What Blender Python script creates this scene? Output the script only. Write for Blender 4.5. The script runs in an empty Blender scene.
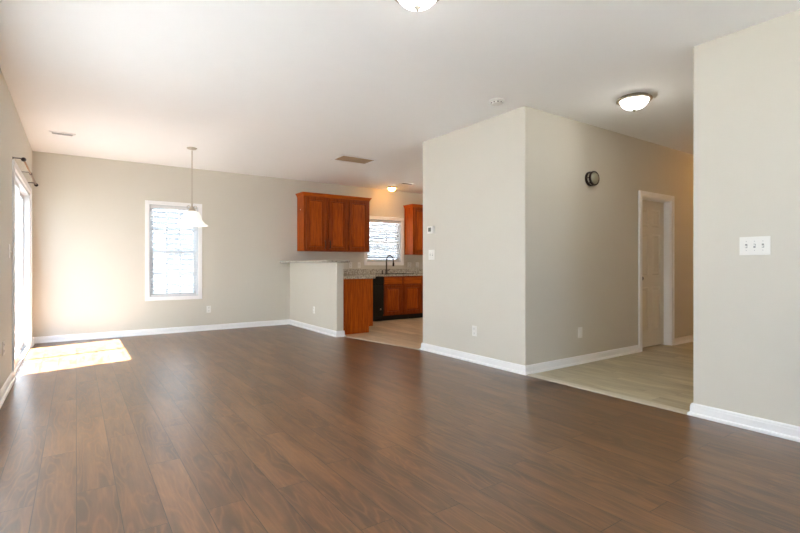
import bpy, bmesh, math, random
from mathutils import Vector, Matrix
random.seed(7)
PI = math.pi
SC = bpy.context.scene
COL = SC.collection

# ------------------------------------------------------------------ camera
CAM_H = 1.093
FPX = 466.6
cam_d = bpy.data.cameras.new('camera')
cam_d.sensor_width = 36.0
cam_d.lens = FPX / 800 * 36.0
cam_d.shift_y = -1.5 / 800
cam_d.clip_start = 0.05
cam_d.clip_end = 200
cam = bpy.data.objects.new('camera', cam_d)
cam.location = (0, 0, CAM_H)
cam.rotation_euler = (PI / 2, 0, -math.atan2(324, FPX))
COL.objects.link(cam)
SC.camera = cam

# ------------------------------------------------------------------ world, sun, daylight at the openings
SKY = 4.2
w = bpy.data.worlds.new('sky')
SC.world = w
w.use_nodes = True
w.node_tree.nodes['Background'].inputs[0].default_value = (0.70, 0.92, 1.24, 1)
w.node_tree.nodes['Background'].inputs[1].default_value = SKY

sd = bpy.data.lights.new('sun', 'SUN')
sd.energy = 88
sd.angle = math.radians(0.55)
sd.color = (0.97, 0.98, 1.0)
so = bpy.data.objects.new('sun', sd)
so.rotation_euler = Vector((1.0, 0.26, -1.74)).to_track_quat('-Z', 'Y').to_euler()
so.location = (-6, 4, 9)
COL.objects.link(so)


def portal(name, loc, direction, sx, sz):
    d = bpy.data.lights.new(name, 'AREA')
    d.shape = 'RECTANGLE'
    d.size = sx
    d.size_y = sz
    d.cycles.is_portal = True
    o = bpy.data.objects.new(name, d)
    o.location = loc
    o.rotation_euler = Vector(direction).to_track_quat('-Z', 'Z').to_euler()
    COL.objects.link(o)


portal('portal_patio', (-0.66, 6.825, 1.0), (1, 0, 0), 2.05, 2.05)
portal('portal_dining', (1.3025, 8.42, 1.32), (0, -1, 0), 0.75, 1.5)
portal('portal_kitchen', (5.325, 8.42, 1.6), (0, -1, 0), 0.9, 0.92)
portal('portal_rear', (2.0, -1.76, 1.4), (0, 1, 0), 1.4, 1.7)

vs = SC.view_settings
SC.display_settings.display_device = 'sRGB'
vs.view_transform = 'Standard'
vs.look = 'None'
vs.gamma = 1
vs.use_curve_mapping = False
vs.exposure = 0.83
SC.cycles.use_denoising = True
SC.cycles.max_bounces = 10
SC.cycles.diffuse_bounces = 6
SC.cycles.transparent_max_bounces = 16
SC.cycles.sample_clamp_indirect = 8


# ------------------------------------------------------------------ materials
def newmat(name):
    m = bpy.data.materials.new(name)
    m.use_nodes = True
    nt = m.node_tree
    return m, nt, nt.nodes['Principled BSDF']


def N(nt, t, **kw):
    n = nt.nodes.new(t)
    for k, v in kw.items():
        setattr(n, k, v)
    return n


def setin(nt, sock, v):
    if isinstance(v, bpy.types.NodeSocket):
        nt.links.new(v, sock)
    else:
        sock.default_value = v


def M2(nt, op, a, b=None):
    n = N(nt, 'ShaderNodeMath', operation=op)
    setin(nt, n.inputs[0], a)
    if b is not None:
        setin(nt, n.inputs[1], b)
    return n.outputs[0]


def mixc(nt, fac, a, b, mode='MIX'):
    n = N(nt, 'ShaderNodeMix', data_type='RGBA', blend_type=mode)
    setin(nt, n.inputs[0], fac)
    setin(nt, n.inputs[6], a)
    setin(nt, n.inputs[7], b)
    return n.outputs[2]


def c4(c):
    return (c[0], c[1], c[2], 1)


def srgb(r, g, b):
    def f(v):
        v /= 255
        return v / 12.92 if v <= 0.04045 else ((v + 0.055) / 1.055) ** 2.4
    return (f(r), f(g), f(b), 1)


def plain(name, col, rough=0.5, metal=0.0, bump=0.0, bscale=200.0, spec=0.5, var=0.03):
    m, nt, p = newmat(name)
    p.inputs['Roughness'].default_value = rough
    p.inputs['Metallic'].default_value = metal
    p.inputs['Specular IOR Level'].default_value = spec
    tc = N(nt, 'ShaderNodeTexCoord')
    nz = N(nt, 'ShaderNodeTexNoise')
    nz.inputs['Scale'].default_value = 6.0
    nt.links.new(tc.outputs['Object'], nz.inputs['Vector'])
    dark = tuple(c * (1 - var) for c in col[:3]) + (1,)
    lite = tuple(min(1, c * (1 + var)) for c in col[:3]) + (1,)
    nt.links.new(mixc(nt, nz.outputs[0], dark, lite), p.inputs['Base Color'])
    if bump:
        n2 = N(nt, 'ShaderNodeTexNoise')
        n2.inputs['Scale'].default_value = bscale
        nt.links.new(tc.outputs['Object'], n2.inputs['Vector'])
        b = N(nt, 'ShaderNodeBump')
        b.inputs['Strength'].default_value = bump
        b.inputs['Distance'].default_value = 0.002
        nt.links.new(n2.outputs[0], b.inputs['Height'])
        nt.links.new(b.outputs[0], p.inputs['Normal'])
    return m


def planks(name, width, length, off, shift, c_dark, c_mid, c_lite, rough, seam, seamw=0.0016, swirl=1.0, grain=1.0, spec=0.5, yoff=0.0, jitter=0.1):
    m, nt, p = newmat(name)
    tc = N(nt, 'ShaderNodeTexCoord')
    sp = N(nt, 'ShaderNodeSeparateXYZ')
    nt.links.new(tc.outputs['Object'], sp.inputs[0])
    X, Y = sp.outputs[0], sp.outputs[1]
    xr = M2(nt, 'DIVIDE', M2(nt, 'SUBTRACT', X, off), width)
    row = M2(nt, 'FLOOR', xr)
    fx = M2(nt, 'FRACT', xr)
    wn = N(nt, 'ShaderNodeTexWhiteNoise', noise_dimensions='1D')
    nt.links.new(M2(nt, 'ADD', row, 41.3), wn.inputs['W'])
    sh = M2(nt, 'ADD', M2(nt, 'MULTIPLY', row, shift), M2(nt, 'MULTIPLY', wn.outputs['Value'], jitter))
    yr = M2(nt, 'SUBTRACT', M2(nt, 'DIVIDE', M2(nt, 'SUBTRACT', Y, yoff), length), sh)
    pid = M2(nt, 'FLOOR', yr)
    fy = M2(nt, 'FRACT', yr)
    # seam mask
    ex = M2(nt, 'MULTIPLY', M2(nt, 'MINIMUM', fx, M2(nt, 'SUBTRACT', 1.0, fx)), width)
    ey = M2(nt, 'MULTIPLY', M2(nt, 'MINIMUM', fy, M2(nt, 'SUBTRACT', 1.0, fy)), length)
    e = M2(nt, 'MINIMUM', ex, ey)
    mask = M2(nt, 'LESS_THAN', e, seamw)
    # per plank random
    cb = N(nt, 'ShaderNodeCombineXYZ')
    nt.links.new(row, cb.inputs[0])
    nt.links.new(pid, cb.inputs[1])
    wp = N(nt, 'ShaderNodeTexWhiteNoise', noise_dimensions='3D')
    nt.links.new(cb.outputs[0], wp.inputs['Vector'])
    rnd = wp.outputs['Value']
    # grain coordinates, stretched along the plank, shifted per plank
    g = N(nt, 'ShaderNodeCombineXYZ')
    nt.links.new(M2(nt, 'MULTIPLY', X, 1.0), g.inputs[0])
    nt.links.new(M2(nt, 'MULTIPLY', Y, 0.15), g.inputs[1])
    nt.links.new(M2(nt, 'MULTIPLY', rnd, 37.0), g.inputs[2])
    n1 = N(nt, 'ShaderNodeTexNoise')
    n1.inputs['Scale'].default_value = 7.0
    n1.inputs['Detail'].default_value = 2.0
    n1.inputs['Distortion'].default_value = 0.25
    nt.links.new(g.outputs[0], n1.inputs['Vector'])
    # contour rings -> cathedral figure
    ring = M2(nt, 'SINE', M2(nt, 'MULTIPLY', n1.outputs[0], 62.0 * swirl))
    ring = M2(nt, 'MULTIPLY', M2(nt, 'ADD', ring, 1.0), 0.5)
    n3 = N(nt, 'ShaderNodeTexNoise')
    n3.inputs['Scale'].default_value = 95.0
    n3.inputs['Detail'].default_value = 3.0
    g2 = N(nt, 'ShaderNodeCombineXYZ')
    nt.links.new(X, g2.inputs[0])
    nt.links.new(M2(nt, 'MULTIPLY', Y, 0.05), g2.inputs[1])
    nt.links.new(M2(nt, 'MULTIPLY', rnd, 11.0), g2.inputs[2])
    nt.links.new(g2.outputs[0], n3.inputs['Vector'])
    n4 = N(nt, 'ShaderNodeTexNoise')
    n4.inputs['Scale'].default_value = 9.0
    n4.inputs['Detail'].default_value = 5.0
    n4.inputs['Roughness'].default_value = 0.6
    nt.links.new(g.outputs[0], n4.inputs['Vector'])
    mr = N(nt, 'ShaderNodeMapRange')
    mr.inputs[1].default_value = 0.36
    mr.inputs[2].default_value = 0.66
    nt.links.new(n4.outputs[0], mr.inputs[0])
    col = mixc(nt, mr.outputs[0], c4(c_dark), c4(c_lite))
    col = mixc(nt, 0.42, col, c4(c_mid))
    amp = M2(nt, 'MULTIPLY', M2(nt, 'POWER', ring, 3.0), 0.30 * grain)
    col = mixc(nt, amp, col, c4(c_lite))
    amp2 = M2(nt, 'MULTIPLY', n3.outputs[0], 0.45 * grain)
    col = mixc(nt, amp2, col, c4(c_dark))
    hs = N(nt, 'ShaderNodeHueSaturation')
    nt.links.new(col, hs.inputs['Color'])
    nt.links.new(M2(nt, 'ADD', M2(nt, 'MULTIPLY', rnd, 0.26), 0.87), hs.inputs['Value'])
    col = mixc(nt, M2(nt, 'MULTIPLY', mask, seam), hs.outputs[0], (0.01, 0.006, 0.004, 1))
    nt.links.new(col, p.inputs['Base Color'])
    p.inputs['Specular IOR Level'].default_value = spec
    nt.links.new(M2(nt, 'ADD', rough, M2(nt, 'MULTIPLY', ring, 0.03)), p.inputs['Roughness'])
    b = N(nt, 'ShaderNodeBump')
    b.inputs['Strength'].default_value = 0.35
    b.inputs['Distance'].default_value = 0.0006
    nt.links.new(M2(nt, 'MULTIPLY', mask, -1.0), b.inputs['Height'])
    nt.links.new(b.outputs[0], p.inputs['Normal'])
    return m


def woodmat(name, dark, lite, rough=0.35, along='Z'):
    m, nt, p = newmat(name)
    tc = N(nt, 'ShaderNodeTexCoord')
    mp = N(nt, 'ShaderNodeMapping')
    s = {'Z': (1, 1, 0.07), 'X': (0.07, 1, 1)}[along]
    mp.inputs['Scale'].default_value = s
    nt.links.new(tc.outputs['Object'], mp.inputs[0])
    n1 = N(nt, 'ShaderNodeTexNoise')
    n1.inputs['Scale'].default_value = 45
    n1.inputs['Detail'].default_value = 5
    n1.inputs['Distortion'].default_value = 0.8
    nt.links.new(mp.outputs[0], n1.inputs['Vector'])
    mr = N(nt, 'ShaderNodeMapRange')
    mr.inputs[1].default_value = 0.3
    mr.inputs[2].default_value = 0.7
    nt.links.new(n1.outputs[0], mr.inputs[0])
    nt.links.new(mixc(nt, mr.outputs[0], c4(dark), c4(lite)), p.inputs['Base Color'])
    p.inputs['Specular IOR Level'].default_value = 0.2
    p.inputs['Roughness'].default_value = rough
    return m


def granite(name):
    m, nt, p = newmat(name)
    tc = N(nt, 'ShaderNodeTexCoord')
    n1 = N(nt, 'ShaderNodeTexNoise')
    n1.inputs['Scale'].default_value = 38
    n1.inputs['Detail'].default_value = 6
    n1.inputs['Roughness'].default_value = 0.75
    nt.links.new(tc.outputs['Object'], n1.inputs['Vector'])
    r = N(nt, 'ShaderNodeValToRGB')
    e = r.color_ramp.elements
    e[0].position = 0.34
    e[0].color = (0.10, 0.085, 0.07, 1)
    e[1].position = 0.62
    e[1].color = (0.62, 0.58, 0.5, 1)
    k = e.new(0.46)
    k.color = (0.33, 0.29, 0.23, 1)
    k = e.new(0.52)
    k.color = (0.5, 0.47, 0.4, 1)
    nt.links.new(n1.outputs[0], r.inputs[0])
    v = N(nt, 'ShaderNodeTexVoronoi')
    v.inputs['Scale'].default_value = 90
    nt.links.new(tc.outputs['Object'], v.inputs['Vector'])
    nt.links.new(mixc(nt, M2(nt, 'MULTIPLY', v.outputs['Distance'], 0.3), r.outputs[0], (0.74, 0.71, 0.65, 1)), p.inputs['Base Color'])
    p.inputs['Roughness'].default_value = 0.16
    return m


def emis(name, col, strength):
    m, nt, p = newmat(name)
    p.inputs['Base Color'].default_value = (0.9, 0.9, 0.88, 1)
    p.inputs['Roughness'].default_value = 0.25
    p.inputs['Emission Color'].default_value = c4(col)
    p.inputs['Emission Strength'].default_value = strength
    return m


def glassmat(name, f=0.06):
    m, nt, p = newmat(name)
    nt.nodes.remove(p)
    t = N(nt, 'ShaderNodeBsdfTransparent')
    t.inputs[0].default_value = (0.97, 0.98, 0.98, 1)
    g = N(nt, 'ShaderNodeBsdfGlossy')
    g.inputs['Roughness'].default_value = 0.02
    mx = N(nt, 'ShaderNodeMixShader')
    mx.inputs[0].default_value = f
    nt.links.new(t.outputs[0], mx.inputs[1])
    nt.links.new(g.outputs[0], mx.inputs[2])
    nt.links.new(mx.outputs[0], nt.nodes['Material Output'].inputs[0])
    return m


PAINT = plain('greige wall paint', srgb(213, 208, 196), 0.6, bump=0.08, bscale=260, spec=0.3, var=0.008)
CEIL = plain('white ceiling paint', srgb(249, 249, 247), 0.9, bump=0.15, bscale=180, spec=0.1, var=0.008)
TRIM = plain('white semigloss trim', srgb(249, 249, 249), 0.35, var=0.01)
VINYL = plain('white vinyl frame', srgb(210, 213, 216), 0.4, var=0.01)
DOORP = plain('painted door white', srgb(226, 221, 208), 0.45, var=0.015)
PLASTIC = plain('white plastic plate', srgb(238, 236, 230), 0.35, var=0.01)
PLDARK = plain('shadowed slot plastic', srgb(70, 68, 64), 0.5)
NICKEL = plain('brushed nickel', srgb(190, 180, 165), 0.3, metal=1.0, var=0.05)
STEEL = plain('dark brushed steel', srgb(98, 92, 86), 0.28, metal=1.0, var=0.08)
BRONZE = plain('dark bronze', srgb(48, 38, 32), 0.4, metal=0.7, var=0.1)
ROD = plain('antique brass rod', srgb(160, 130, 100), 0.35, metal=0.8, var=0.05)
BLACK = plain('black appliance enamel', srgb(22, 20, 20), 0.22, var=0.05)
BLACKM = plain('matte black kick', srgb(20, 14, 10), 0.7, var=0.05)
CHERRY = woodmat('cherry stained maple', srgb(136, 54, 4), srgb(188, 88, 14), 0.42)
CHERRY_SHADE = woodmat('shade toned cherry frame', srgb(112, 42, 4), srgb(158, 70, 12), 0.42)  # deeper tone stands in for shade around the raised panels
CHERRYH = woodmat('cherry stained maple rail', srgb(150, 62, 5), srgb(198, 96, 16), 0.42, 'X')
GRANITE = granite('speckled granite')
BLIND = plain('white faux wood blind', srgb(226, 227, 228), 0.5, var=0.01)
CORD = plain('blind cord', srgb(215, 215, 212), 0.8)
GLASS = glassmat('window glass')
SHADE, _nt, _p = newmat('white shade cloth')
_tl = N(_nt, 'ShaderNodeBsdfTranslucent')
_tl.inputs[0].default_value = (0.84, 0.84, 0.84, 1)
_df = N(_nt, 'ShaderNodeBsdfDiffuse')
_df.inputs[0].default_value = (0.9, 0.9, 0.9, 1)
_mx = N(_nt, 'ShaderNodeMixShader')
_mx.inputs[0].default_value = 0.4
_nt.links.new(_tl.outputs[0], _mx.inputs[1])
_nt.links.new(_df.outputs[0], _mx.inputs[2])
_nt.links.new(_mx.outputs[0], _nt.nodes['Material Output'].inputs[0])
GREY = plain('grey lens', srgb(176, 176, 158), 0.15, metal=0.4, var=0.05)
LCD = plain('thermostat screen', srgb(120, 124, 112), 0.2)
TANFILTER = plain('tan filter mesh', srgb(196, 170, 138), 0.8, bump=0.5, bscale=400, var=0.12)
FLOOR = planks('walnut laminate', 0.1603, 1.285, 0.002, 0.516, srgb(54, 33, 17), srgb(90, 60, 34), srgb(150, 107, 68), 0.33, 1.0, seamw=0.0017, spec=0.9, swirl=1.25, grain=1.45, yoff=2.77 - 0.06)
_p = FLOOR.node_tree.nodes['Principled BSDF']
_p.inputs['Coat Weight'].default_value = 0.12
_p.inputs['Coat Roughness'].default_value = 0.3
KFLOOR = planks('pale vinyl plank', 0.18, 1.2, 0.03, 0.37, srgb(168, 142, 110), srgb(204, 180, 148), srgb(226, 206, 178), 0.32, 0.35, swirl=0.5, grain=1.0, jitter=0.7)
HFLOOR = planks('grey vinyl plank', 0.15, 1.2, 0.07, 0.41, srgb(142, 132, 104), srgb(184, 174, 144), srgb(212, 204, 178), 0.34, 0.3, swirl=0.4, grain=1.1, jitter=0.7)
STRIP = plain('beige transition strip', srgb(200, 194, 178), 0.45, var=0.05)
CONC = plain('pale concrete patio', srgb(158, 156, 150), 0.9, var=0.06)
SIDING = plain('pale grey lap siding', srgb(130, 133, 137), 0.7, var=0.02)


# ------------------------------------------------------------------ geometry helpers
class MB:
    def __init__(s):
        s.bm = bmesh.new()

    def box(s, x0, x1, y0, y1, z0, z1, bev=0.0):
        t = bmesh.new()
        bmesh.ops.create_cube(t, size=1)
        for v in t.verts:
            v.co = Vector(((x0 + x1) / 2 + v.co.x * (x1 - x0), (y0 + y1) / 2 + v.co.y * (y1 - y0), (z0 + z1) / 2 + v.co.z * (z1 - z0)))
        if bev:
            bmesh.ops.bevel(t, geom=t.edges[:], offset=bev, segments=2, affect='EDGES', profile=0.6)
        s._add(t)
        return s

    def _add(s, t, mat=None):
        if mat is not None:
            bmesh.ops.transform(t, matrix=mat, verts=t.verts)
        me = bpy.data.meshes.new('tmp')
        t.to_mesh(me)
        t.free()
        s.bm.from_mesh(me)
        bpy.data.meshes.remove(me)

    def prism(s, pts, z0, z1):
        t = bmesh.new()
        a = [t.verts.new((x, y, z0)) for x, y in pts]
        b = [t.verts.new((x, y, z1)) for x, y in pts]
        n = len(pts)
        t.faces.new(a[::-1])
        t.faces.new(b)
        for i in range(n):
            t.faces.new((a[i], a[(i + 1) % n], b[(i + 1) % n], b[i]))
        bmesh.ops.recalc_face_normals(t, faces=t.faces[:])
        s._add(t)
        return s

    def lathe(s, prof, seg=40, mat=None):
        """prof: list of (radius, z) around the local z axis"""
        t = bmesh.new()
        rings = []
        for r, z in prof:
            if r < 1e-6:
                rings.append([t.verts.new((0, 0, z))])
            else:
                rings.append([t.verts.new((r * math.cos(2 * PI * i / seg), r * math.sin(2 * PI * i / seg), z)) for i in range(seg)])
        for A, B in zip(rings, rings[1:]):
            for i in range(seg):
                j = (i + 1) % seg
                if len(A) == 1 and len(B) > 1:
                    t.faces.new((A[0], B[i], B[j]))
                elif len(B) == 1 and len(A) > 1:
                    t.faces.new((A[i], A[j], B[0]))
                elif len(A) > 1:
                    t.faces.new((A[i], A[j], B[j], B[i]))
        bmesh.ops.recalc_face_normals(t, faces=t.faces[:])
        for f in t.faces:
            f.smooth = True
        s._add(t, mat)
        return s

    def tube(s, pts, r, seg=12, cap=True):
        t = bmesh.new()
        pts = [Vector(p) for p in pts]
        rings = []
        prev = None
        for i, p in enumerate(pts):
            d = (pts[min(i + 1, len(pts) - 1)] - pts[max(i - 1, 0)]).normalized()
            if prev is None:
                u = d.orthogonal().normalized()
            else:
                u = (prev - d * prev.dot(d)).normalized()
            prev = u
            v = d.cross(u)
            rr = r[i] if isinstance(r, (list, tuple)) else r
            rings.append([t.verts.new(p + (u * math.cos(2 * PI * k / seg) + v * math.sin(2 * PI * k / seg)) * rr) for k in range(seg)])
        for A, B in zip(rings, rings[1:]):
            for k in range(seg):
                t.faces.new((A[k], A[(k + 1) % seg], B[(k + 1) % seg], B[k]))
        if cap:
            t.faces.new(rings[0][::-1])
            t.faces.new(rings[-1])
        bmesh.ops.recalc_face_normals(t, faces=t.faces[:])
        for f in t.faces:
            f.smooth = len(f.verts) == 4
        s._add(t)
        return s

    def torus(s, c, R, r, axis='Z', seg=28, seg2=8):
        pts = []
        t = bmesh.new()
        rings = []
        for i in range(seg):
            a = 2 * PI * i / seg
            ring = []
            for k in range(seg2):
                b = 2 * PI * k / seg2
                q = ((R + r * math.cos(b)) * math.cos(a), (R + r * math.cos(b)) * math.sin(a), r * math.sin(b))
                if axis == 'Y':
                    q = (q[0], q[2], q[1])
                elif axis == 'X':
                    q = (q[2], q[0], q[1])
                ring.append(t.verts.new(Vector(q) + Vector(c)))
            rings.append(ring)
        for i in range(seg):
            A, B = rings[i], rings[(i + 1) % seg]
            for k in range(seg2):
                t.faces.new((A[k], A[(k + 1) % seg2], B[(k + 1) % seg2], B[k]))
        bmesh.ops.recalc_face_normals(t, faces=t.faces[:])
        for f in t.faces:
            f.smooth = True
        s._add(t)
        return s

    def panel(s, x0, x1, z0, z1, y, rings, panel_slot=False):
        """concentric rectangular relief on a face that looks towards -y. rings: (inset, depth); depth>0 is recessed (+y)."""
        t = bmesh.new()
        loops = []
        for ins, dep in rings:
            loops.append([t.verts.new(c) for c in ((x0 + ins, y + dep, z0 + ins), (x1 - ins, y + dep, z0 + ins), (x1 - ins, y + dep, z1 - ins), (x0 + ins, y + dep, z1 - ins))])
        for A, B in zip(loops, loops[1:]):
            for k in range(4):
                t.faces.new((A[k], A[(k + 1) % 4], B[(k + 1) % 4], B[k]))
        t.faces.new(loops[-1])
        t.faces.ensure_lookup_table()
        if panel_slot:
            for f in t.faces[-5:]:
                f.material_index = 1
        s._add(t)
        return s

    def build(s, name, mat, parent=None):
        me = bpy.data.meshes.new(name)
        s.bm.to_mesh(me)
        s.bm.free()
        me.materials.append(mat)
        o = bpy.data.objects.new(name, me)
        COL.objects.link(o)
        if parent is not None:
            o.parent = parent
        return o


def B(*a, **k):
    return MB().box(*a, **k)


def struct(o):
    o['kind'] = 'structure'
    return o


def tag(o, label, cat, group=None):
    o['label'] = label
    o['category'] = cat
    if group:
        o['group'] = group
    return o


def empty(name, loc=(0, 0, 0), rz=0.0):
    e = bpy.data.objects.new(name, None)
    e.location = loc
    e.rotation_euler = (0, 0, rz)
    e.empty_display_size = 0.1
    COL.objects.link(e)
    return e


def thing(name, label, cat, loc=(0, 0, 0), rz=0.0, group=None):
    return tag(empty(name, loc, rz), label, cat, group)


def copy_tree(o, parent=None):
    c = o.copy()
    COL.objects.link(c)
    c.parent = parent
    for ch in list(o.children):
        copy_tree(ch, c)
    return c


def arc(cx, cy, r, a0, a1, n=5):
    return [(cx + r * math.cos(math.radians(a0 + (a1 - a0) * i / n)), cy + r * math.sin(math.radians(a0 + (a1 - a0) * i / n))) for i in range(n + 1)]


# ------------------------------------------------------------------ room shell
H = 2.68
XL, YB, XR, XC, XH = -0.5, 8.25, 3.69, 3.68, 3.25
YREAR = -1.6
KX = 7.3
HX = 9.2

struct(MB().prism([(XL, YREAR), (XR, YREAR), (3.71, 1.6), (3.71, 3.11), (3.66, 4.79), (3.40, 6.33), (3.40, 8.25), (XL, 8.25)], -0.1, 0.0).build('floor', FLOOR))
struct(MB().prism([(3.66, 4.7), (KX, 4.7), (KX, 8.3), (3.401, 8.3), (3.401, 6.331), (3.661, 4.79)], -0.1, 0.001).build('floor_kitchen', KFLOOR))
struct(MB().prism([(3.711, 1.4), (HX, 1.4), (HX, 4.69), (3.711, 4.69)], -0.1, 0.001).build('floor_hall', HFLOOR))
struct(B(-0.62, HX + 0.1, YREAR - 0.12, YB + 0.15, H, H + 0.15).build('ceiling', CEIL))


def wall_holes(mb, axis, a0, a1, t0, t1, holes, z1=H):
    """axis X: wall runs along x from a0 to a1, thickness y t0..t1; holes (s0,s1,z0,z1)"""
    def put(s0, s1, zz0, zz1):
        if s1 - s0 < 1e-6 or zz1 - zz0 < 1e-6:
            return
        if axis == 'X':
            mb.box(s0, s1, t0, t1, zz0, zz1)
        else:
            mb.box(t0, t1, s0, s1, zz0, zz1)
    cur = a0
    for s0, s1, h0, h1 in sorted(holes):
        put(cur, s0, 0, z1)
        put(s0, s1, 0, h0)
        put(s0, s1, h1, z1)
        cur = s1
    put(cur, a1, 0, z1)
    return mb


DW = (0.944, 1.661, 0.59, 2.045)      # dining window opening
KW = (4.90, 5.75, 1.155, 2.04)        # kitchen window opening
SL = (5.82, 7.83, 0.0, 2.03)          # patio door opening
RW = [(1.35, 2.65, 0.6, 2.2)]  # unseen rear window, added to brighten the room
LW = [(1.0, 2.3, 0.4, 2.0), (2.75, 4.5, 0.4, 2.0)]  # unseen left windows, added as soft fill for the walls opposite
HD = (5.87, 6.63, 0.0, 1.965)

struct(wall_holes(MB(), 'Y', YREAR, YB, XL - 0.12, XL, [SL] + LW).build('wall_left', PAINT))
struct(wall_holes(MB(), 'X', XL - 0.12, KX + 0.12, YB, YB + 0.12, [DW, KW]).build('wall_back', PAINT))
struct(wall_holes(MB(), 'X', XL - 0.12, XR + 0.12, YREAR - 0.12, YREAR, RW).build('wall_rear', PAINT))
r_ = 0.012
struct(MB().prism([(XR, YREAR), (XR + 0.12, YREAR), (XR + 0.12, 1.575)] + arc(XR + r_, 1.575 - r_, r_, 90, 180), 0, H).build('wall_right', PAINT))
struct(MB().box(XR + 0.12, HX, 1.455, 1.575, 0, H).build('wall_hall_south', PAINT))
struct(MB().prism(arc(XC + r_, 3.11 + r_, r_, 180, 270) + [(XC + 0.12, 3.11), (XC + 0.12, 4.79)] + arc(XC + r_, 4.79 - r_, r_, 90, 180), 0, H).build('wall_center', PAINT))
struct(wall_holes(MB(), 'X', XC + 0.12, HX, 3.11, 3.23, [HD]).build('wall_hall_north', PAINT))
struct(MB().box(XC + 0.12, HX, 4.67, 4.79, 0, H).build('wall_kitchen_south', PAINT))
struct(MB().box(KX, KX + 0.12, 4.67, YB, 0, H).build('wall_kitchen_right', PAINT))
struct(MB().box(HX, HX + 0.12, 1.455, 4.79, 0, H).build('wall_hall_end', PAINT))
struct(MB().prism(arc(XH + 0.008, 6.37 + 0.008, 0.008, 180, 270) + arc(XH + 0.112, 6.37 + 0.008, 0.008, 270, 360) + [(XH + 0.12, YB), (XH, YB)], 0, 1.13).build('wall_half', PAINT))

# baseboards: profile swept along a polyline; room lies to the right of the direction of travel if side=1
BPROF = [(0, 0), (0.028, 0), (0.028, 0.012), (0.024, 0.02), (0.014, 0.024), (0.014, 0.066), (0.011, 0.072), (0.011, 0.08), (0.006, 0.088), (0, 0.090)]


def baseboard(name, pts, side=1, prof=BPROF, mat=TRIM):
    t = bmesh.new()
    P = [Vector((x, y)) for x, y in pts]
    rings = []
    for i, p in enumerate(P):
        d0 = (P[i] - P[i - 1]).normalized() if i > 0 else None
        d1 = (P[i + 1] - P[i]).normalized() if i < len(P) - 1 else None
        n0 = Vector((d0.y, -d0.x)) * side if d0 else None
        n1 = Vector((d1.y, -d1.x)) * side if d1 else None
        if n0 is None:
            m = n1
        elif n1 is None:
            m = n0
        else:
            m = (n0 + n1) / (1 + n0.dot(n1))
        rings.append([t.verts.new((p.x + m.x * o, p.y + m.y * o, z)) for o, z in prof])
    n = len(prof)
    for A, Bq in zip(rings, rings[1:]):
        for k in range(n):
            t.faces.new((A[k], A[(k + 1) % n], Bq[(k + 1) % n], Bq[k]))
    t.faces.new(rings[0][::-1])
    t.faces.new(rings[-1])
    bmesh.ops.recalc_face_normals(t, faces=t.faces[:])
    mb = MB()
    mb._add(t)
    return struct(mb.build(name, mat))


baseboard('baseboard_left', [(XL, YREAR), (XL, 5.745)], 1)
baseboard('baseboard_back', [(XL, 7.905), (XL, YB), (XH, YB), (XH, 6.37), (XH + 0.12, 6.37), (XH + 0.12, 6.49)], 1)
baseboard('baseboard_center', [(XC + 0.12, 4.79), (XC, 4.79), (XC, 3.11), (5.808, 3.11)], 1)
baseboard('baseboard_hall_north', [(6.692, 3.11), (HX, 3.11)], 1)
baseboard('baseboard_right', [(XR, YREAR), (XR, 1.575), (HX, 1.575)], -1)

# transition strips
TP = [(-0.024, 0), (-0.024, 0.002), (-0.014, 0.007), (0.014, 0.007), (0.024, 0.002), (0.024, 0)]
baseboard('trim_1', [(3.385, 6.34), (3.65, 4.80)], 1, TP, STRIP)
baseboard('trim_2', [(3.715, 3.08), (3.715, 1.606)], 1, [(a * 2.2, b) for a, b in TP], STRIP)

# ------------------------------------------------------------------ outdoors
struct(B(-25, 30, -25, 35, -0.3, -0.12).build('ground', CONC))
struct(B(-4.7, -4.5, 1.0, 9.6, -0.12, 6.6).build('wall_light_blocker', plain('grey stucco', srgb(225, 225, 222), 0.9)))  # unseen wall added to hold back sky and ground light at the patio door
hs_ = MB()
for k in range(44):
    z = 0.3 + k * 0.12
    t = bmesh.new()
    vs_ = [t.verts.new(c) for c in ((-3.0, 12.0, z), (12, 12.0, z), (12, 12.06, z + 0.12), (-3.0, 12.06, z + 0.12), (-3.0, 12.06, z), (12, 12.06, z))]
    t.faces.new((vs_[0], vs_[1], vs_[2], vs_[3]))
    t.faces.new((vs_[0], vs_[4], vs_[5], vs_[1]))
    hs_._add(t)
nh = thing('neighbouring_house', 'pale lap-sided house wall seen outside through the dining window', 'house', (0, 0, 0))
hs_.build('siding', SIDING, nh)
B(-3.05, 12.05, 12.06, 18, -0.12, 5.6).build('wall', SIDING, nh)
B(-3.12, -3.0, 11.97, 12.07, -0.12, 5.6).build('corner_board', TRIM, nh)
MB().prism([(-3.4, 11.6), (12.4, 11.6), (12.4, 18.4), (-3.4, 18.4)], 5.6, 5.8).build('roof', plain('grey shingle', srgb(110, 106, 102), 0.9), nh)


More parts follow.
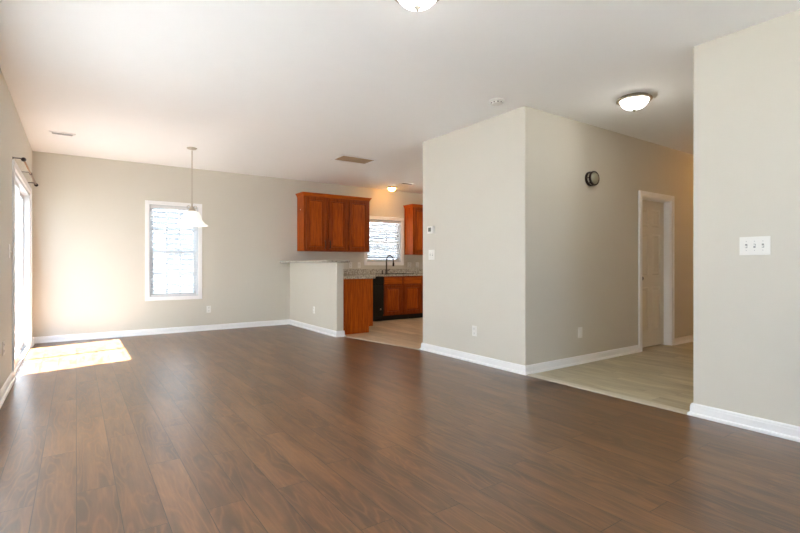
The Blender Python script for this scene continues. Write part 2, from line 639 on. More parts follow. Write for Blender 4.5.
# ------------------------------------------------------------------ windows
def window(name, loc, rz, W, Hh, cw=0.06, cols=3, rows=2, mats=(TRIM, VINYL)):
    """local frame: x along wall, z up from the opening's bottom, y=0 wall face, +y outwards"""
    e = struct(empty(name, loc, rz))
    c = MB()
    c.box(-cw, W + cw, -0.018, 0.0, Hh, Hh + cw, bev=0.003)
    c.box(-cw, W + cw, -0.018, 0.0, -cw, 0.0, bev=0.003)
    c.box(-cw, 0.0, -0.0175, 0.0, 0, Hh, bev=0.003)
    c.box(W, W + cw, -0.0175, 0.0, 0, Hh, bev=0.003)
    c.build('window_casing', mats[0], e)
    j = MB()
    j.box(0, 0.012, 0, 0.12, 0, Hh).box(W - 0.012, W, 0, 0.12, 0, Hh).box(0.012, W - 0.012, 0, 0.12, Hh - 0.012, Hh).box(0.012, W - 0.012, 0, 0.12, 0, 0.012)
    j.box(0.012, 0.032, 0.06, 0.118, 0.012, Hh - 0.012).box(W - 0.032, W - 0.012, 0.06, 0.118, 0.012, Hh - 0.012)
    j.build('window_frame', mats[1], e)
    mid = Hh * 0.49
    for nm, y0, z0, z1 in (('lower_sash', 0.062, 0.012, mid + 0.018), ('upper_sash', 0.09, mid - 0.018, Hh - 0.012)):
        s = MB()
        x0, x1 = 0.032, W - 0.032
        f = 0.034
        s.box(x0, x0 + f, y0, y0 + 0.026, z0, z1).box(x1 - f, x1, y0, y0 + 0.026, z0, z1)
        s.box(x0 + f, x1 - f, y0, y0 + 0.026, z0, z0 + f + 0.006).box(x0 + f, x1 - f, y0, y0 + 0.026, z1 - f, z1)
        sash = s.build(nm, mats[1], e)
        m = MB()
        for k in range(1, cols):
            xx = x0 + f + (x1 - x0 - 2 * f) * k / cols
            m.box(xx - 0.015, xx + 0.015, y0 + 0.006, y0 + 0.02, z0 + f, z1 - f)
        for k in range(1, rows):
            zz = z0 + f + (z1 - z0 - 2 * f) * k / rows
            m.box(x0 + f, x1 - f, y0 + 0.007, y0 + 0.019, zz - 0.015, zz + 0.015)
        m.build('muntin', mats[1], sash)
        B(x0 + f, x1 - f, y0 + 0.011, y0 + 0.015, z0 + f, z1 - f).build('glass_pane', GLASS, sash)
    return e


window('window_1', (DW[0], YB, DW[2]), 0, DW[1] - DW[0], DW[3] - DW[2])
KTRIM = TRIM
window('window_2', (KW[0], YB, KW[2]), 0, KW[1] - KW[0], KW[3] - KW[2], cw=0.07)
window('window_3', (RW[0][1], YREAR, RW[0][2]), PI, RW[0][1] - RW[0][0], RW[0][3] - RW[0][2])
for i, q in enumerate(LW):
    window('window_%d' % (4 + i), (XL, q[0], q[2]), PI / 2, q[1] - q[0], q[3] - q[2])
    sh = empty('added_roller_shade', (XL, q[0], q[2]), PI / 2)  # added so the sunlit cloth gives soft fill without sun patches
    tag(sh, 'added white roller shade diffusing sun into fill light, over an unseen side window', 'shade', 'added roller shades for fill light')
    B(0.014, q[1] - q[0] - 0.014, 0.028, 0.030, 0.014, q[3] - q[2] - 0.03).build('shade_cloth', SHADE, sh)
    MB().tube([(0.014, 0.03, q[3] - q[2] - 0.035), (q[1] - q[0] - 0.014, 0.03, q[3] - q[2] - 0.035)], 0.02, 16).build('roller', BLIND, sh)


def blinds(label, loc, W, Hh, tilt, gap=0.044, wand=None):
    e = thing('window_blind', label, 'blind', loc, 0)
    B(0.015, W - 0.015, 0.004, 0.05, Hh - 0.06, Hh - 0.014, bev=0.003).build('head_rail', BLIND, e)
    s = MB()
    z = 0.05
    n = 0
    while z < Hh - 0.075:
        t = bmesh.new()
        bmesh.ops.create_cube(t, size=1)
        mat = Matrix.Translation((W / 2, 0.030, z)) @ Matrix.Rotation(tilt, 4, 'X') @ Matrix.Diagonal((W - 0.036, 0.046, 0.0028, 1))
        s._add(t, mat)
        z += gap
        n += 1
    s.build('slats', BLIND, e)
    B(0.018, W - 0.018, 0.008, 0.054, 0.014, 0.032, bev=0.003).build('bottom_rail', BLIND, e)
    c = MB()
    for fx in (0.14, 0.5, 0.86):
        for y in (0.006, 0.054):
            c.box(W * fx - 0.001, W * fx + 0.001, y - 0.0006, y + 0.0006, 0.03, Hh - 0.06)
    c.build('ladder_cord', CORD, e)
    if wand:
        MB().tube([(wand, -0.004, Hh - 0.07), (wand, -0.006, Hh - 0.55)], 0.004, 8).build('tilt_wand', BLIND, e)
    return e


blinds('white slatted blind lowered in the tall dining window beside the pendant lamp', (DW[0], YB, DW[2]), DW[1] - DW[0], DW[3] - DW[2], math.radians(2))
blinds('white slatted blind lowered in the kitchen window behind the faucet', (KW[0], YB, KW[2]), KW[1] - KW[0], KW[3] - KW[2], math.radians(-34))

# patio sliding door (local x -> world +Y, local +y -> outwards)
pd = struct(empty('door_1', (XL, SL[0], 0), PI / 2))
W_, Hd = SL[1] - SL[0], SL[3]
c = MB()
c.box(-0.07, 0, -0.018, 0, 0, Hd, bev=0.003).box(W_, W_ + 0.07, -0.018, 0, 0, Hd, bev=0.003).box(-0.07, W_ + 0.07, -0.018, 0, Hd, Hd + 0.07, bev=0.003)
c.build('door_casing', TRIM, pd)
c = MB()
c.box(0, 0.04, 0.0, 0.12, 0, Hd).box(W_ - 0.04, W_, 0.0, 0.12, 0, Hd).box(0.04, W_ - 0.04, 0, 0.12, Hd - 0.035, Hd).box(0.04, W_ - 0.04, 0.0, 0.12, 0.0, 0.018)
c.box(0.04, W_ - 0.04, 0.022, 0.026, 0.018, 0.03).box(0.04, W_ - 0.04, 0.058, 0.062, 0.018, 0.03)
c.build('door_frame', VINYL, pd)
midx = 6.84 - SL[0]
for i, (x0, x1, y0) in enumerate(((0.04, midx + 0.022, 0.028), (midx - 0.022, W_ - 0.04, 0.066))):
    s = MB()
    a, b = (0.06, 0.044) if i == 0 else (0.044, 0.06)
    s.box(x0, x0 + a, y0, y0 + 0.03, 0.03, Hd - 0.035).box(x1 - b, x1, y0, y0 + 0.03, 0.03, Hd - 0.035)
    s.box(x0 + a, x1 - b, y0, y0 + 0.03, 0.03, 0.10).box(x0 + a, x1 - b, y0, y0 + 0.03, Hd - 0.085, Hd - 0.035)
    pnl = s.build('sliding_panel', VINYL, pd)
    B(x0 + a, x1 - b, y0 + 0.013, y0 + 0.017, 0.10, Hd - 0.085).build('glass_pane', GLASS, pnl)
    if i == 0:
        MB().box(0.062, 0.085, 0.0, 0.012, 0.93, 1.15, bev=0.004).box(0.064, 0.083, 0.01, 0.029, 0.94, 0.96).box(0.064, 0.083, 0.01, 0.029, 1.12, 1.14).build('door_handle', STEEL, pnl)

# hall door (recessed, closed)
hd = struct(empty('door_2', (HD[0], 3.11, 0), 0))
W_, Hd = HD[1] - HD[0], HD[3]
c = MB()
cw = 0.065
c.box(-cw, 0.004, -0.018, 0, 0, Hd, bev=0.003).box(W_ - 0.004, W_ + cw, -0.018, 0, 0, Hd, bev=0.003).box(-cw, W_ + cw, -0.018, 0, Hd - 0.004, Hd + cw, bev=0.003)
c.box(-cw, -cw + 0.02, -0.024, -0.017, 0, Hd + cw, bev=0.002).box(W_ + cw - 0.02, W_ + cw, -0.024, -0.017, 0, Hd + cw, bev=0.002).box(-cw + 0.02, W_ + cw - 0.02, -0.024, -0.017, Hd + cw - 0.02, Hd + cw, bev=0.002)
c.build('door_casing', TRIM, hd)
c = MB()
c.box(0, 0.012, 0, 0.12, 0, Hd).box(W_ - 0.012, W_, 0, 0.12, 0, Hd).box(0.012, W_ - 0.012, 0, 0.12, Hd - 0.012, Hd)
c.box(0.012, 0.022, 0.065, 0.078, 0, Hd - 0.012).box(W_ - 0.022, W_ - 0.012, 0.065, 0.078, 0, Hd - 0.012).box(0.022, W_ - 0.022, 0.065, 0.078, Hd - 0.022, Hd - 0.012)
c.build('door_jamb', TRIM, hd)
dy0, dy1 = 0.079, 0.114
x0, x1, z0, z1 = 0.015, W_ - 0.015, 0.018, Hd - 0.016
s = MB()
st, mu = 0.11, 0.10
px = [(x0 + st, (x0 + x1) / 2 - mu / 2), ((x0 + x1) / 2 + mu / 2, x1 - st)]
pz = [(0.235, 0.80), (0.96, 1.50), (1.60, 1.83)]
s.box(x0, x0 + st, dy0, dy1, z0, z1).box(x1 - st, x1, dy0, dy1, z0, z1).box(px[0][1], px[1][0], dy0, dy1, z0, z1)
for (a, b) in px:
    zz = [z0] + [v for q in pz for v in q] + [z1]
    for k in range(0, len(zz), 2):
        s.box(a, b, dy0, dy1, zz[k], zz[k + 1])
    for (q0, q1) in pz:
        s.panel(a, b, q0, q1, dy0, [(0, 0), (0.008, 0.009), (0.02, 0.010), (0.045, 0.003)])
        s.box(a, b, dy1 - 0.004, dy1, q0, q1)
slab = s.build('door_slab', DOORP, hd)
MB().lathe([(0, 0), (0.03, 0), (0.03, 0.004), (0.012, 0.008), (0.011, 0.026), (0.024, 0.034), (0.028, 0.046), (0.022, 0.058), (0, 0.061)], 24,
           Matrix.Translation((x0 + 0.07, dy0, 0.92)) @ Matrix.Rotation(PI / 2, 4, 'X')).build('door_knob', STEEL, slab)


# ------------------------------------------------------------------ kitchen cabinets
def cab_door(parent, x0, x1, z0, z1, yf, name='door', pull=None):
    """front faces -y; yf = y of the cabinet face; slab 19 mm proud"""
    t = 0.024
    s = MB()
    y = yf - t
    fr = min(0.055, (z1 - z0) * 0.28)
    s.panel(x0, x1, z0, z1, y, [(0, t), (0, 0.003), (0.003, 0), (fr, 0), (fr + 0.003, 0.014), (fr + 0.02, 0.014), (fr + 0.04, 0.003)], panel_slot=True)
    d = s.build(name, CHERRY_SHADE, parent)
    d.data.materials.append(CHERRY)  # lighter panel centre; relief shading is put into the two wood tones
    if pull is not None:
        px_, pz0, pz1 = pull
        MB().tube([(px_, y, pz0), (px_, y - 0.024, pz0 + 0.004), (px_, y - 0.026, (pz0 + pz1) / 2), (px_, y - 0.024, pz1 - 0.004), (px_, y, pz1)], 0.007, 8).build('handle', BRONZE, d)
    return d


def upper_cabinet(name, label, loc, rz, W, D, Hc, doors, crown=True, cap=False):
    e = thing(name, label, 'cabinet', loc, rz)
    s = MB()
    s.box(0, W, -D, 0, 0, Hc, bev=0.0015)
    s.build('body', CHERRY, e)
    B(0.001, W - 0.001, -D - 0.002, -D + 0.001, 0.001, Hc - 0.001).build('face_frame', CHERRY_SHADE, e)
    for d in doors:
        cab_door(e, d[0], d[1], 0.02, Hc - 0.045, -D, pull=d[2] if len(d) > 2 else None)
    if crown:
        prof = [(0.0, Hc - 0.03), (0.006, Hc - 0.03), (0.008, Hc - 0.012), (0.026, Hc + 0.018), (0.034, Hc + 0.022), (0.034, Hc + 0.034), (0, Hc + 0.034)]
        t = bmesh.new()
        path = [(0, 0), (0, -D), (W, -D), (W, 0)]
        m_ = [(-1, 0), (-1, -1), (1, -1), (1, 0)]
        rings = [[t.verts.new((p[0] + m[0] * o, p[1] + m[1] * o, z)) for o, z in prof] for p, m in zip(path, m_)]
        n = len(prof)
        for A, Q in zip(rings, rings[1:]):
            for k in range(n):
                t.faces.new((A[k], A[(k + 1) % n], Q[(k + 1) % n], Q[k]))
        t.faces.new(rings[0])
        t.faces.new(rings[-1])
        bmesh.ops.recalc_face_normals(t, faces=t.faces[:])
        mb = MB()
        mb._add(t)
        mb.build('crown_moulding', CHERRYH, e)
    if cap:
        MB().lathe([(0, 0), (0.012, 0), (0.012, 0.003), (0.008, 0.005), (0, 0.005)], 16,
                   Matrix.Translation((0, -D * 0.52, 0.76)) @ Matrix.Rotation(-PI / 2, 4, 'Y')).build('screw_cap', PLASTIC, e)['label'] = 'small white round cap on the side'
    return e


UD = 0.31
upper_cabinet('wall_cabinet', 'three-door cherry wall cabinet mounted above the raised bar ledge', (3.39, YB - 0.001, 1.352), 0, 1.385, UD, 1.03,
              [(0.04, 0.43, (0.405, 0.05, 0.19)), (0.485, 0.87, (0.51, 0.05, 0.19)), (0.925, 1.345)], cap=True)
upper_cabinet('wall_cabinet', 'narrow cherry wall cabinet to the right of the kitchen window', (5.845, YB - 0.001, 1.315), 0, 0.76, UD, 1.03,
              [(0.03, 0.365), (0.395, 0.73)])

KH = 0.87   # top of base cabinets
KY = 7.65   # face of the back run


def base_body(s, x0, x1, D, kick=0.10, kd=0.07):
    """box body with toe kick notch on -y side; local y 0 = back"""
    s.box(x0, x1, -D, 0, kick, KH)
    return s


# peninsula (open face looks +X, end panel looks -Y)
pe = thing('base_cabinet', 'cherry base cabinet behind the half wall with plain end panel showing', 'cabinet', (3.39, 6.50, 0.001), 0)
MB().prism([(0, 0.018), (0.58, 0.018), (0.58, 1.14), (0, 1.14)], 0.10, KH).build('body', CHERRY, pe)
t = bmesh.new()
ep = [(0, 0), (0.51, 0), (0.51, 0.10), (0.585, 0.10), (0.585, KH), (0, KH)]
a = [t.verts.new((x, 0, z)) for x, z in ep]
b = [t.verts.new((x, 0.018, z)) for x, z in ep]
t.faces.new(a)
t.faces.new(b[::-1])
for i in range(6):
    t.faces.new((a[i], b[i], b[(i + 1) % 6], a[(i + 1) % 6]))
bmesh.ops.recalc_face_normals(t, faces=t.faces[:])
mb = MB()
mb._add(t)
mb.build('end_panel', CHERRY, pe)
B(0.0, 0.51, 0.018, 1.14, 0, 0.10).build('toe_kick', BLACKM, pe)
for k in range(2):
    d = cab_door(pe, 0.03 + k * 0.55, 0.54 + k * 0.55, 0.13, 0.68, 0)
    q = cab_door(pe, 0.03 + k * 0.55, 0.54 + k * 0.55, 0.71, 0.85, 0, name='drawer')
    for o in (d, q):
        o.location = (0.58, 0.02, 0)
        o.rotation_euler = (0, 0, PI / 2)

# back run: dishwasher, sink cabinet, right cabinet
cf = thing('corner_cabinet', 'cherry corner base cabinet between peninsula and dishwasher, mostly hidden', 'cabinet', (3.98, YB - 0.002, 0.001), 0)
MB().box(0.0, 0.335, -(YB - KY), 0, 0.10, KH).build('body', CHERRY, cf)
B(0.0, 0.335, -(YB - KY) + 0.07, 0, 0, 0.10).build('toe_kick', BLACKM, cf)

dwm = thing('dishwasher', 'black dishwasher built in between the cherry base cabinets under the worktop', 'dishwasher', (4.318, YB - 0.002, 0.001), 0)
WD, D = 0.598, YB - KY
B(0, WD, -D + 0.01, 0, 0.10, KH - 0.004).build('body', BLACK, dwm)
B(0.004, WD - 0.004, -D - 0.022, -D + 0.01, 0.13, 0.715, bev=0.004).build('door', BLACK, dwm)
cp = MB().box(0.004, WD - 0.004, -D - 0.030, -D + 0.01, 0.722, KH - 0.008, bev=0.006).build('control_panel', BLACK, dwm)
B(0.16, WD - 0.16, -D - 0.042, -D - 0.029, 0.74, 0.765, bev=0.004).build('handle', BLACK, cp)
MB().lathe([(0, 0), (0.017, 0), (0.017, 0.002), (0, 0.003)], 20, Matrix.Translation((WD - 0.075, -D - 0.022, 0.235)) @ Matrix.Rotation(PI / 2, 4, 'X')).build('badge', NICKEL, dwm)['label'] = 'small round silver badge'
B(0.0, WD, -D + 0.06, 0, 0, 0.10).build('toe_kick', BLACKM, dwm)

sb = thing('sink_cabinet', 'cherry sink base cabinet with two doors under the faucet', 'cabinet', (4.92, YB - 0.002, 0.001), 0)
WS = 0.915
MB().box(0, 0.018, -D, 0, 0.10, KH).box(WS - 0.018, WS, -D, 0, 0.10, KH).box(0.018, WS - 0.018, -D, -D + 0.018, 0.10, KH).box(0.018, WS - 0.018, -0.012, 0, 0.10, KH).box(0.018, WS - 0.018, -D + 0.018, -0.012, 0.10, 0.118).build('body', CHERRY_SHADE, sb)
B(0, WS, -D + 0.07, 0, 0, 0.10).build('toe_kick', BLACKM, sb)
cab_door(sb, 0.012, 0.435, 0.125, 0.69, -D)
cab_door(sb, 0.48, 0.903, 0.125, 0.69, -D)
for a_, b_ in ((0.012, 0.435), (0.48, 0.903)):
    MB().panel(a_, b_, 0.715, 0.845, -D - 0.019, [(0, 0.019), (0, 0.004), (0.004, 0), (0.01, 0)]).build('drawer_front', CHERRYH, sb)

rb = thing('base_cabinet', 'cherry base cabinet at the right end of the worktop beyond the sink cabinet', 'cabinet', (5.838, YB - 0.002, 0.001), 0)
MB().box(0, 0.76, -D, 0, 0.10, KH).build('body', CHERRY, rb)
B(0, 0.76, -D + 0.07, 0, 0, 0.10).build('toe_kick', BLACKM, rb)
for a_, b_ in ((0.012, 0.37), (0.39, 0.748)):
    cab_door(rb, a_, b_, 0.125, 0.69, -D)
    cab_door(rb, a_, b_, 0.715, 0.845, -D, name='drawer')

# worktop with a sink hole
wt = thing('worktop', 'speckled granite worktop wrapping from the peninsula to the sink run', 'worktop', (0, 0, KH + 0.003))
s = MB()
T = 0.038
SX0, SX1, SY0, SY1 = 5.03, 5.70, 7.72, 8.08
s.box(3.373, 4.005, 6.465, 7.62, 0, T, bev=0.004)
s.box(3.373, SX0, 7.62, YB - 0.001, 0, T)
s.box(SX0, SX1, 7.62, SY0, 0, T)
s.box(SX0, SX1, SY1, YB - 0.001, 0, T)
s.box(SX1, 6.61, 7.62, YB - 0.001, 0, T)
s.build('slab', GRANITE, wt)
MB().box(3.373, 6.61, YB - 0.021, YB - 0.001, T, T + 0.10, bev=0.002).box(3.373, 3.391, 6.50, YB - 0.021, T, T + 0.10, bev=0.002).build('backsplash', GRANITE, wt)

sk = thing('kitchen_sink', 'dark drop-in kitchen sink set in the worktop below the window', 'sink', (SX0, SY0, KH + 0.003 + T))
w1, d1 = SX1 - SX0, SY1 - SY0
s = MB()
t = bmesh.new()
def rect(i, z):
    return [t.verts.new(c) for c in ((i, i, z), (w1 - i, i, z), (w1 - i, d1 - i, z), (i, d1 - i, z))]
L = [rect(-0.02, 0.0), rect(-0.02, 0.006), rect(0.004, 0.006), rect(0.012, -0.01), rect(0.03, -0.17)]
for A, Q in zip(L, L[1:]):
    for k in range(4):
        t.faces.new((A[k], A[(k + 1) % 4], Q[(k + 1) % 4], Q[k]))
t.faces.new(L[-1])
bmesh.ops.recalc_face_normals(t, faces=t.faces[:])
s._add(t)
s.build('basin', BLACK, sk)

fc = thing('kitchen_faucet', 'gooseneck steel kitchen faucet standing behind the sink by the window', 'faucet', (5.30, 8.125, KH + 0.003 + T), math.radians(12))
MB().lathe([(0, 0), (0.032, 0), (0.032, 0.006), (0.024, 0.012), (0.022, 0.09), (0.018, 0.10), (0, 0.10)], 24).build('base', STEEL, fc)
pts = [(0, 0, 0.09), (0, 0, 0.22)]
for k in range(13):
    a_ = PI * k / 12
    pts.append((0, -0.10 + 0.10 * math.cos(a_), 0.275 + 0.10 * math.sin(a_)))
pts.append((0, -0.2, 0.23))
MB().tube(pts, 0.015, 12).build('spout', STEEL, fc)
MB().tube([(0, -0.2, 0.235), (0, -0.2, 0.225), (0, -0.2, 0.155)], [0.013, 0.018, 0.019], 12).build('spray_head', BRONZE, fc)
MB().tube([(0.018, 0, 0.06), (0.045, 0, 0.065), (0.085, -0.03, 0.10)], [0.012, 0.011, 0.007], 10).build('lever', STEEL, fc)
MB().lathe([(0, 0), (0.022, 0), (0.022, 0.004), (0.013, 0.01), (0.013, 0.06), (0.016, 0.07), (0, 0.075)], 16, Matrix.Translation((-0.12, 0.0, 0))).build('soap_pump', STEEL, fc)

# raised bar ledge
s = MB()
s.box(3.05, 3.445, 6.30, YB - 0.001, 0, 0.031, bev=0.006)
tag(s.build('bar_ledge', GRANITE), 'pale granite bar ledge capping the half wall', 'countertop').location = (0, 0, 1.131)


# ------------------------------------------------------------------ lamps
def flush_light(name, label, x, y, R, col, strength, depth=0.09, rim=0.03, shade_mat=None):
    e = thing(name, label, 'lamp', (x, y, H - 0.001))
    MB().lathe([(0, 0), (R * 0.82, 0), (R * 0.84, -rim * 0.4), (R * 0.98, -rim * 0.6), (R, -rim), (R * 0.94, -rim - 0.008), (R * 0.83, -rim - 0.008), (R * 0.81, -rim + 0.004), (0, -rim + 0.004)], 48).build('rim', NICKEL, e)
    prof = [(R * 0.78 * math.cos(a_ * PI / 2 / 10), -rim - depth * math.sin(a_ * PI / 2 / 10)) for a_ in range(11)]
    prof = [(max(0, r), z) for r, z in prof]
    prof[-1] = (0, prof[-1][1])
    MB().lathe(prof, 48).build('glass_bowl', shade_mat or emis('lit glass ' + label[:18], col, strength), e)
    zb = -rim - depth
    MB().lathe([(0, zb + 0.006), (0.019, zb + 0.003), (0.020, zb - 0.003), (0.009, zb - 0.008), (0.011, zb - 0.014), (0.006, zb - 0.022), (0, zb - 0.024)], 20).build('finial', NICKEL, e)
    return e


flush_light('ceiling_light', 'lit frosted dome ceiling light cut off by the top of the photo', 1.60, 2.13, 0.155, (1, 0.97, 0.92), 9, depth=0.085)
flush_light('ceiling_light', 'lit frosted dome ceiling light with nickel rim in the hallway entrance', 4.335, 2.36, 0.155, (1, 0.96, 0.88), 14, depth=0.085, rim=0.032)
flush_light('ceiling_light', 'small glowing dome ceiling light above the kitchen window', 5.27, 7.88, 0.105, (1, 0.45, 0.1), 26, depth=0.07, rim=0.02)
flush_light('ceiling_light', 'frosted dome ceiling light in the kitchen hidden behind the centre wall', 5.95, 6.55, 0.16, (1, 0.88, 0.68), 42)
flush_light('ceiling_light', 'warm orange ceiling light hidden at the far end of the hallway', 8.0, 2.40, 0.15, (1, 0.5, 0.13), 30)

pl = thing('pendant_lamp', 'bell shaded pendant lamp hanging on a long chain in front of the dining window', 'lamp', (1.292, 6.808, H - 0.001))
MB().lathe([(0, 0), (0.065, 0), (0.065, -0.006), (0.05, -0.018), (0.012, -0.026), (0, -0.026)], 32).build('canopy', NICKEL, pl)
ZB = 1.625 - H          # shade rim
ZT = ZB + 0.215
s = MB()
zz = -0.026
k = 0
while zz > ZT + 0.085:
    ax = 'X' if k % 2 == 0 else 'Y'
    s.torus((0, 0, zz - 0.012), 0.0085, 0.002, ax, 12, 6)
    zz -= 0.0145
    k += 1
s.tube([(0.002, 0.002, -0.02), (0.002, 0.002, ZT + 0.07)], 0.0025, 6)
s.build('chain', NICKEL, pl)
s = MB()
s.lathe([(0, ZT + 0.075), (0.008, ZT + 0.075), (0.011, ZT + 0.05), (0.022, ZT + 0.045), (0.024, ZT + 0.02), (0.034, ZT + 0.012), (0.05, ZT - 0.012), (0.055, ZT - 0.03), (0, ZT - 0.03)], 28)
s.build('socket_cap', NICKEL, pl)
s = MB()
for sg in (-1, 1):
    s.torus((sg * 0.042, 0, ZT + 0.035), 0.02, 0.0035, 'Y', 20, 6)
s.torus((0, 0, ZT + 0.085), 0.013, 0.003, 'Y', 16, 6)
s.build('scroll_loop', NICKEL, pl)
outer = [(0.045, ZT - 0.012), (0.078, ZT - 0.024), (0.102, ZT - 0.05), (0.114, ZT - 0.085), (0.124, ZT - 0.12), (0.142, ZT - 0.152), (0.168, ZT - 0.180), (0.196, ZT - 0.203), (0.207, ZT - 0.212)]
inner = [(r - 0.005, z - 0.002) for r, z in outer[::-1]]
MB().lathe(outer + inner, 48).build('glass_shade', emis('pendant frosted glass', (1, 0.96, 0.9), 0.3), pl)
MB().lathe([(0, ZT - 0.03), (0.014, ZT - 0.03), (0.02, ZT - 0.06), (0.028, ZT - 0.09), (0.02, ZT - 0.115), (0, ZT - 0.12)], 20).build('bulb', emis('pendant bulb', (1, 0.93, 0.8), 14), pl)

# ------------------------------------------------------------------ ceiling fittings
sdm = thing('smoke_detector', 'round white smoke detector on the ceiling near the centre wall corner', 'smoke detector', (3.33, 3.16, H - 0.001))
MB().lathe([(0, 0), (0.068, 0), (0.068, -0.012), (0.062, -0.016), (0, -0.016)], 36).build('base', PLASTIC, sdm)
MB().lathe([(0.055, -0.015), (0.058, -0.02), (0.054, -0.036), (0.04, -0.042), (0, -0.043)], 36).build('cover', PLASTIC, sdm)
s = MB()
for k in range(10):
    a_ = k * 2 * PI / 10
    s._add(B(-0.007, 0.007, 0.0525, 0.0575, -0.032, -0.024).bm, Matrix.Rotation(a_, 4, 'Z'))
s.build('vent_slot', PLDARK, sdm)


def ceiling_vent(label, x, y, W, D, fr, nsl, backmat, slmat, along='X', nm='ceiling_vent'):
    e = thing(nm, label, 'vent', (x, y, H - 0.001))
    s = MB()
    hw, hd_ = W / 2, D / 2
    s.box(-hw, hw, -hd_, -hd_ + fr, -0.009, 0, bev=0.002).box(-hw, hw, hd_ - fr, hd_, -0.009, 0, bev=0.002)
    s.box(-hw, -hw + fr, -hd_ + fr, hd_ - fr, -0.009, 0, bev=0.002).box(hw - fr, hw, -hd_ + fr, hd_ - fr, -0.009, 0, bev=0.002)
    s.build('frame', TRIM, e)
    B(-hw + fr, hw - fr, -hd_ + fr, hd_ - fr, -0.0022, -0.0005).build('filter', backmat, e)
    s = MB()
    for k in range(nsl):
        if along == 'X':
            yy = -hd_ + fr + (D - 2 * fr) * (k + 0.5) / nsl
            t = bmesh.new()
            bmesh.ops.create_cube(t, size=1)
            s._add(t, Matrix.Translation((0, yy, -0.0045)) @ Matrix.Rotation(math.radians(25), 4, 'X') @ Matrix.Diagonal((W - 2 * fr, min(0.009, (D - 2 * fr) / nsl * 0.55), 0.001, 1)))
        else:
            xx = -hw + fr + (W - 2 * fr) * (k + 0.5) / nsl
            s.box(xx - 0.002, xx + 0.002, -hd_ + fr, hd_ - fr, -0.007, -0.002)
    s.build('louvers', slmat, e)
    return e


ceiling_vent('large tan return-air grille in a white frame on the ceiling before the kitchen', 3.44, 6.155, 0.60, 0.38, 0.035, 5, TANFILTER, TANFILTER)
ceiling_vent('small white ceiling register with a dark slot above the dining corner', -0.135, 6.95, 0.26, 0.13, 0.028, 4, PLDARK, TRIM)
ceiling_vent('dark-slotted ceiling register in the kitchen beside the glowing dome light', 5.30, 7.39, 0.30, 0.15, 0.025, 5, PLDARK, PLDARK)


# ------------------------------------------------------------------ wall plates (local: x along wall, -y out of the wall)
def plate(name, label, cat, loc, rz, W=0.07, Hh=0.115, kind='outlet', gang=1, group=None):
    e = thing(name, label, cat, loc, rz, group)
    MB().box(-W / 2, W / 2, -0.006, 0.0, -Hh / 2, Hh / 2, bev=0.002).build('plate', PLASTIC, e)
    if kind == 'outlet':
        for sg in (1, -1):
            r = MB().box(-0.016, 0.016, -0.0085, -0.005, sg * 0.027 - 0.017, sg * 0.027 + 0.017, bev=0.003).build('receptacle', PLASTIC, e)
            MB().box(-0.0085, -0.006, -0.0092, -0.0084, sg * 0.027 - 0.002, sg * 0.027 + 0.009).box(0.006, 0.0085, -0.0092, -0.0084, sg * 0.027 - 0.002, sg * 0.027 + 0.009).box(-0.0025, 0.0025, -0.0092, -0.0084, sg * 0.027 - 0.011, sg * 0.027 - 0.006).build('slot', PLDARK, r)
    elif kind == 'rocker':
        MB().box(-0.0165, 0.0165, -0.010, -0.005, -0.033, 0.033, bev=0.002).build('rocker', PLASTIC, e)
    else:
        for g in range(gang):
            x = (g - (gang - 1) / 2) * 0.046
            MB().box(x - 0.006, x + 0.006, -0.0068, -0.0055, -0.013, 0.013).build('toggle_slot', plain('toggle slot grey', srgb(170, 170, 168), 0.5) if 'TS' not in globals() else TS, e)
            up = 1 if g % 2 == 0 else -1
            t = MB()
            t._add(B(x - 0.0045, x + 0.0045, -0.018, -0.005, -0.005, 0.005, bev=0.001).bm, Matrix.Rotation(math.radians(up * 18), 4, 'X'))
            t.build('toggle', PLASTIC, e)
            for sg in (1, -1):
                MB().lathe([(0, 0.0005), (0.003, 0.0005), (0.003, -0.001), (0, -0.0012)], 10, Matrix.Translation((x, -0.006, sg * 0.03)) @ Matrix.Rotation(-PI / 2, 4, 'X')).build('screw', TS2, e)
    return e


TS = plain('toggle slot grey', srgb(150, 150, 148), 0.5)
TS2 = plain('screw grey', srgb(190, 190, 188), 0.4)
RN = -PI / 2
plate('light_switch', 'white three-toggle switch plate on the bare right wall', 'switch', (XR, 1.197, 1.220), RN, 0.171, 0.122, 'toggle', 3)
plate('wall_outlet', 'white outlet low on the centre wall facing the living room', 'outlet', (XC, 3.829, 0.352), RN)
plate('light_switch', 'white two-toggle switch plate below the thermostat', 'switch', (XC, 4.60, 1.222), RN, 0.115, 0.125, 'toggle', 2)
plate('wall_outlet', 'white outlet low on the hallway wall under the round chime', 'outlet', (4.588, 3.11, 0.345), 0, 0.075, 0.12, 'rocker')
plate('wall_outlet', 'white outlet on the back wall right of the dining window', 'outlet', (1.825, YB, 0.352), 0)
plate('wall_outlet', 'white outlet low on the half wall', 'outlet', (XH, 7.187, 0.345), RN)
plate('light_switch', 'slim white switch on the left wall beside the patio door', 'switch', (XL, 5.50, 1.22), PI / 2, 0.07, 0.125, 'toggle', 1)
plate('wall_outlet', 'white outlet low on the left wall near the patio door', 'outlet', (XL, 5.08, 0.40), PI / 2)
plate('wall_outlet', 'white kitchen backsplash outlet just right of the bar ledge', 'outlet', (4.52, YB, 1.09), 0)
plate('light_switch', 'white kitchen switch plate left of the kitchen window', 'switch', (4.715, YB, 1.09), 0, kind='toggle', gang=1)
plate('wall_outlet', 'white double plate right of the kitchen window, nearer the window', 'outlet', (5.975, YB, 1.095), 0, 0.11, 0.115)
plate('wall_outlet', 'white plate right of the kitchen window, farther from the window', 'outlet', (6.19, YB, 1.095), 0, 0.09, 0.115)

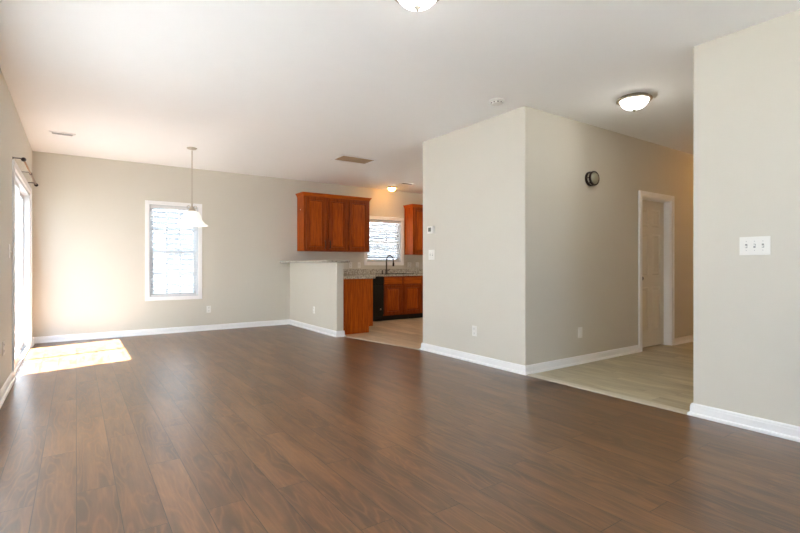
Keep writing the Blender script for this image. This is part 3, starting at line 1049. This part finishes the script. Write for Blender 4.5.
th = thing('thermostat', 'small white thermostat with grey screen on the centre wall edge', 'thermostat', (XC, 4.60, 1.535), RN)
MB().box(-0.06, 0.06, -0.024, 0, -0.045, 0.045, bev=0.005).build('body', PLASTIC, th)
MB().box(-0.04, 0.016, -0.0255, -0.0235, -0.022, 0.028, bev=0.0004).build('screen', LCD, th)

# round glass and dark ring device on the hallway wall
rd = thing('wall_chime', 'round domed fixture with dark ring high on the hallway wall', 'chime', (4.77, 3.11, 2.065), 0)
rd.scale = (1.0, 1.15, 0.9)
RX = Matrix.Rotation(PI / 2, 4, 'X')
MB().lathe([(0, 0), (0.092, 0), (0.092, 0.014), (0.086, 0.02), (0, 0.02)], 40, RX).build('backplate', BRONZE, rd)
MB().lathe([(0.078, 0.018), (0.078, 0.042), (0, 0.042)], 40, RX).build('metal_band', NICKEL, rd)
MB().lathe([(0.07, 0.04), (0.088, 0.04), (0.092, 0.048), (0.088, 0.058), (0.076, 0.06), (0.072, 0.052)], 40, RX).build('ring', BRONZE, rd)
s = MB()
for k in range(8):
    s = MB()
    s._add(MB().tube([(0, 0.086, 0.012), (0, 0.086, 0.05)], 0.005, 8).bm, RX @ Matrix.Rotation(k * PI / 4, 4, 'Z'))
    s.build('spacer', BRONZE, rd)
MB().lathe([(0.077, 0.052), (0.07, 0.062), (0.05, 0.072), (0.025, 0.078), (0, 0.08)], 40, RX).build('lens', GREY, rd)

# curtain rod above the patio door
cr = thing('curtain_rod', 'thin metal curtain rod with dark ball ends above the patio door', 'curtain rod', (XL, 0, 2.11))
rx = 0.085
MB().tube([(rx, 5.80, 0), (rx, 7.50, 0)], 0.008, 12).build('rod', ROD, cr)
for y, sg in ((5.765, -1), (7.51, 1)):
    MB().lathe([(0, -0.024), (0.011, -0.021), (0.019, -0.01), (0.021, 0), (0.019, 0.01), (0.011, 0.019), (0.008, 0.026), (0, 0.028)], 20,
               Matrix.Translation((rx, y, 0)) @ Matrix.Rotation(sg * PI / 2, 4, 'X')).build('finial', BRONZE, cr)
for y in (5.80, 6.62, 7.44):
    s = MB()
    s.box(0, 0.005, y - 0.012, y + 0.012, -0.035, 0.022, bev=0.0015)
    s.tube([(0.003, y, 0.012), (0.05, y, 0.014), (rx, y, 0.012)], 0.005, 8)
    s.torus((rx, y, 0), 0.011, 0.0035, 'Y', 16, 6)
    s.build('bracket', BRONZE, cr)
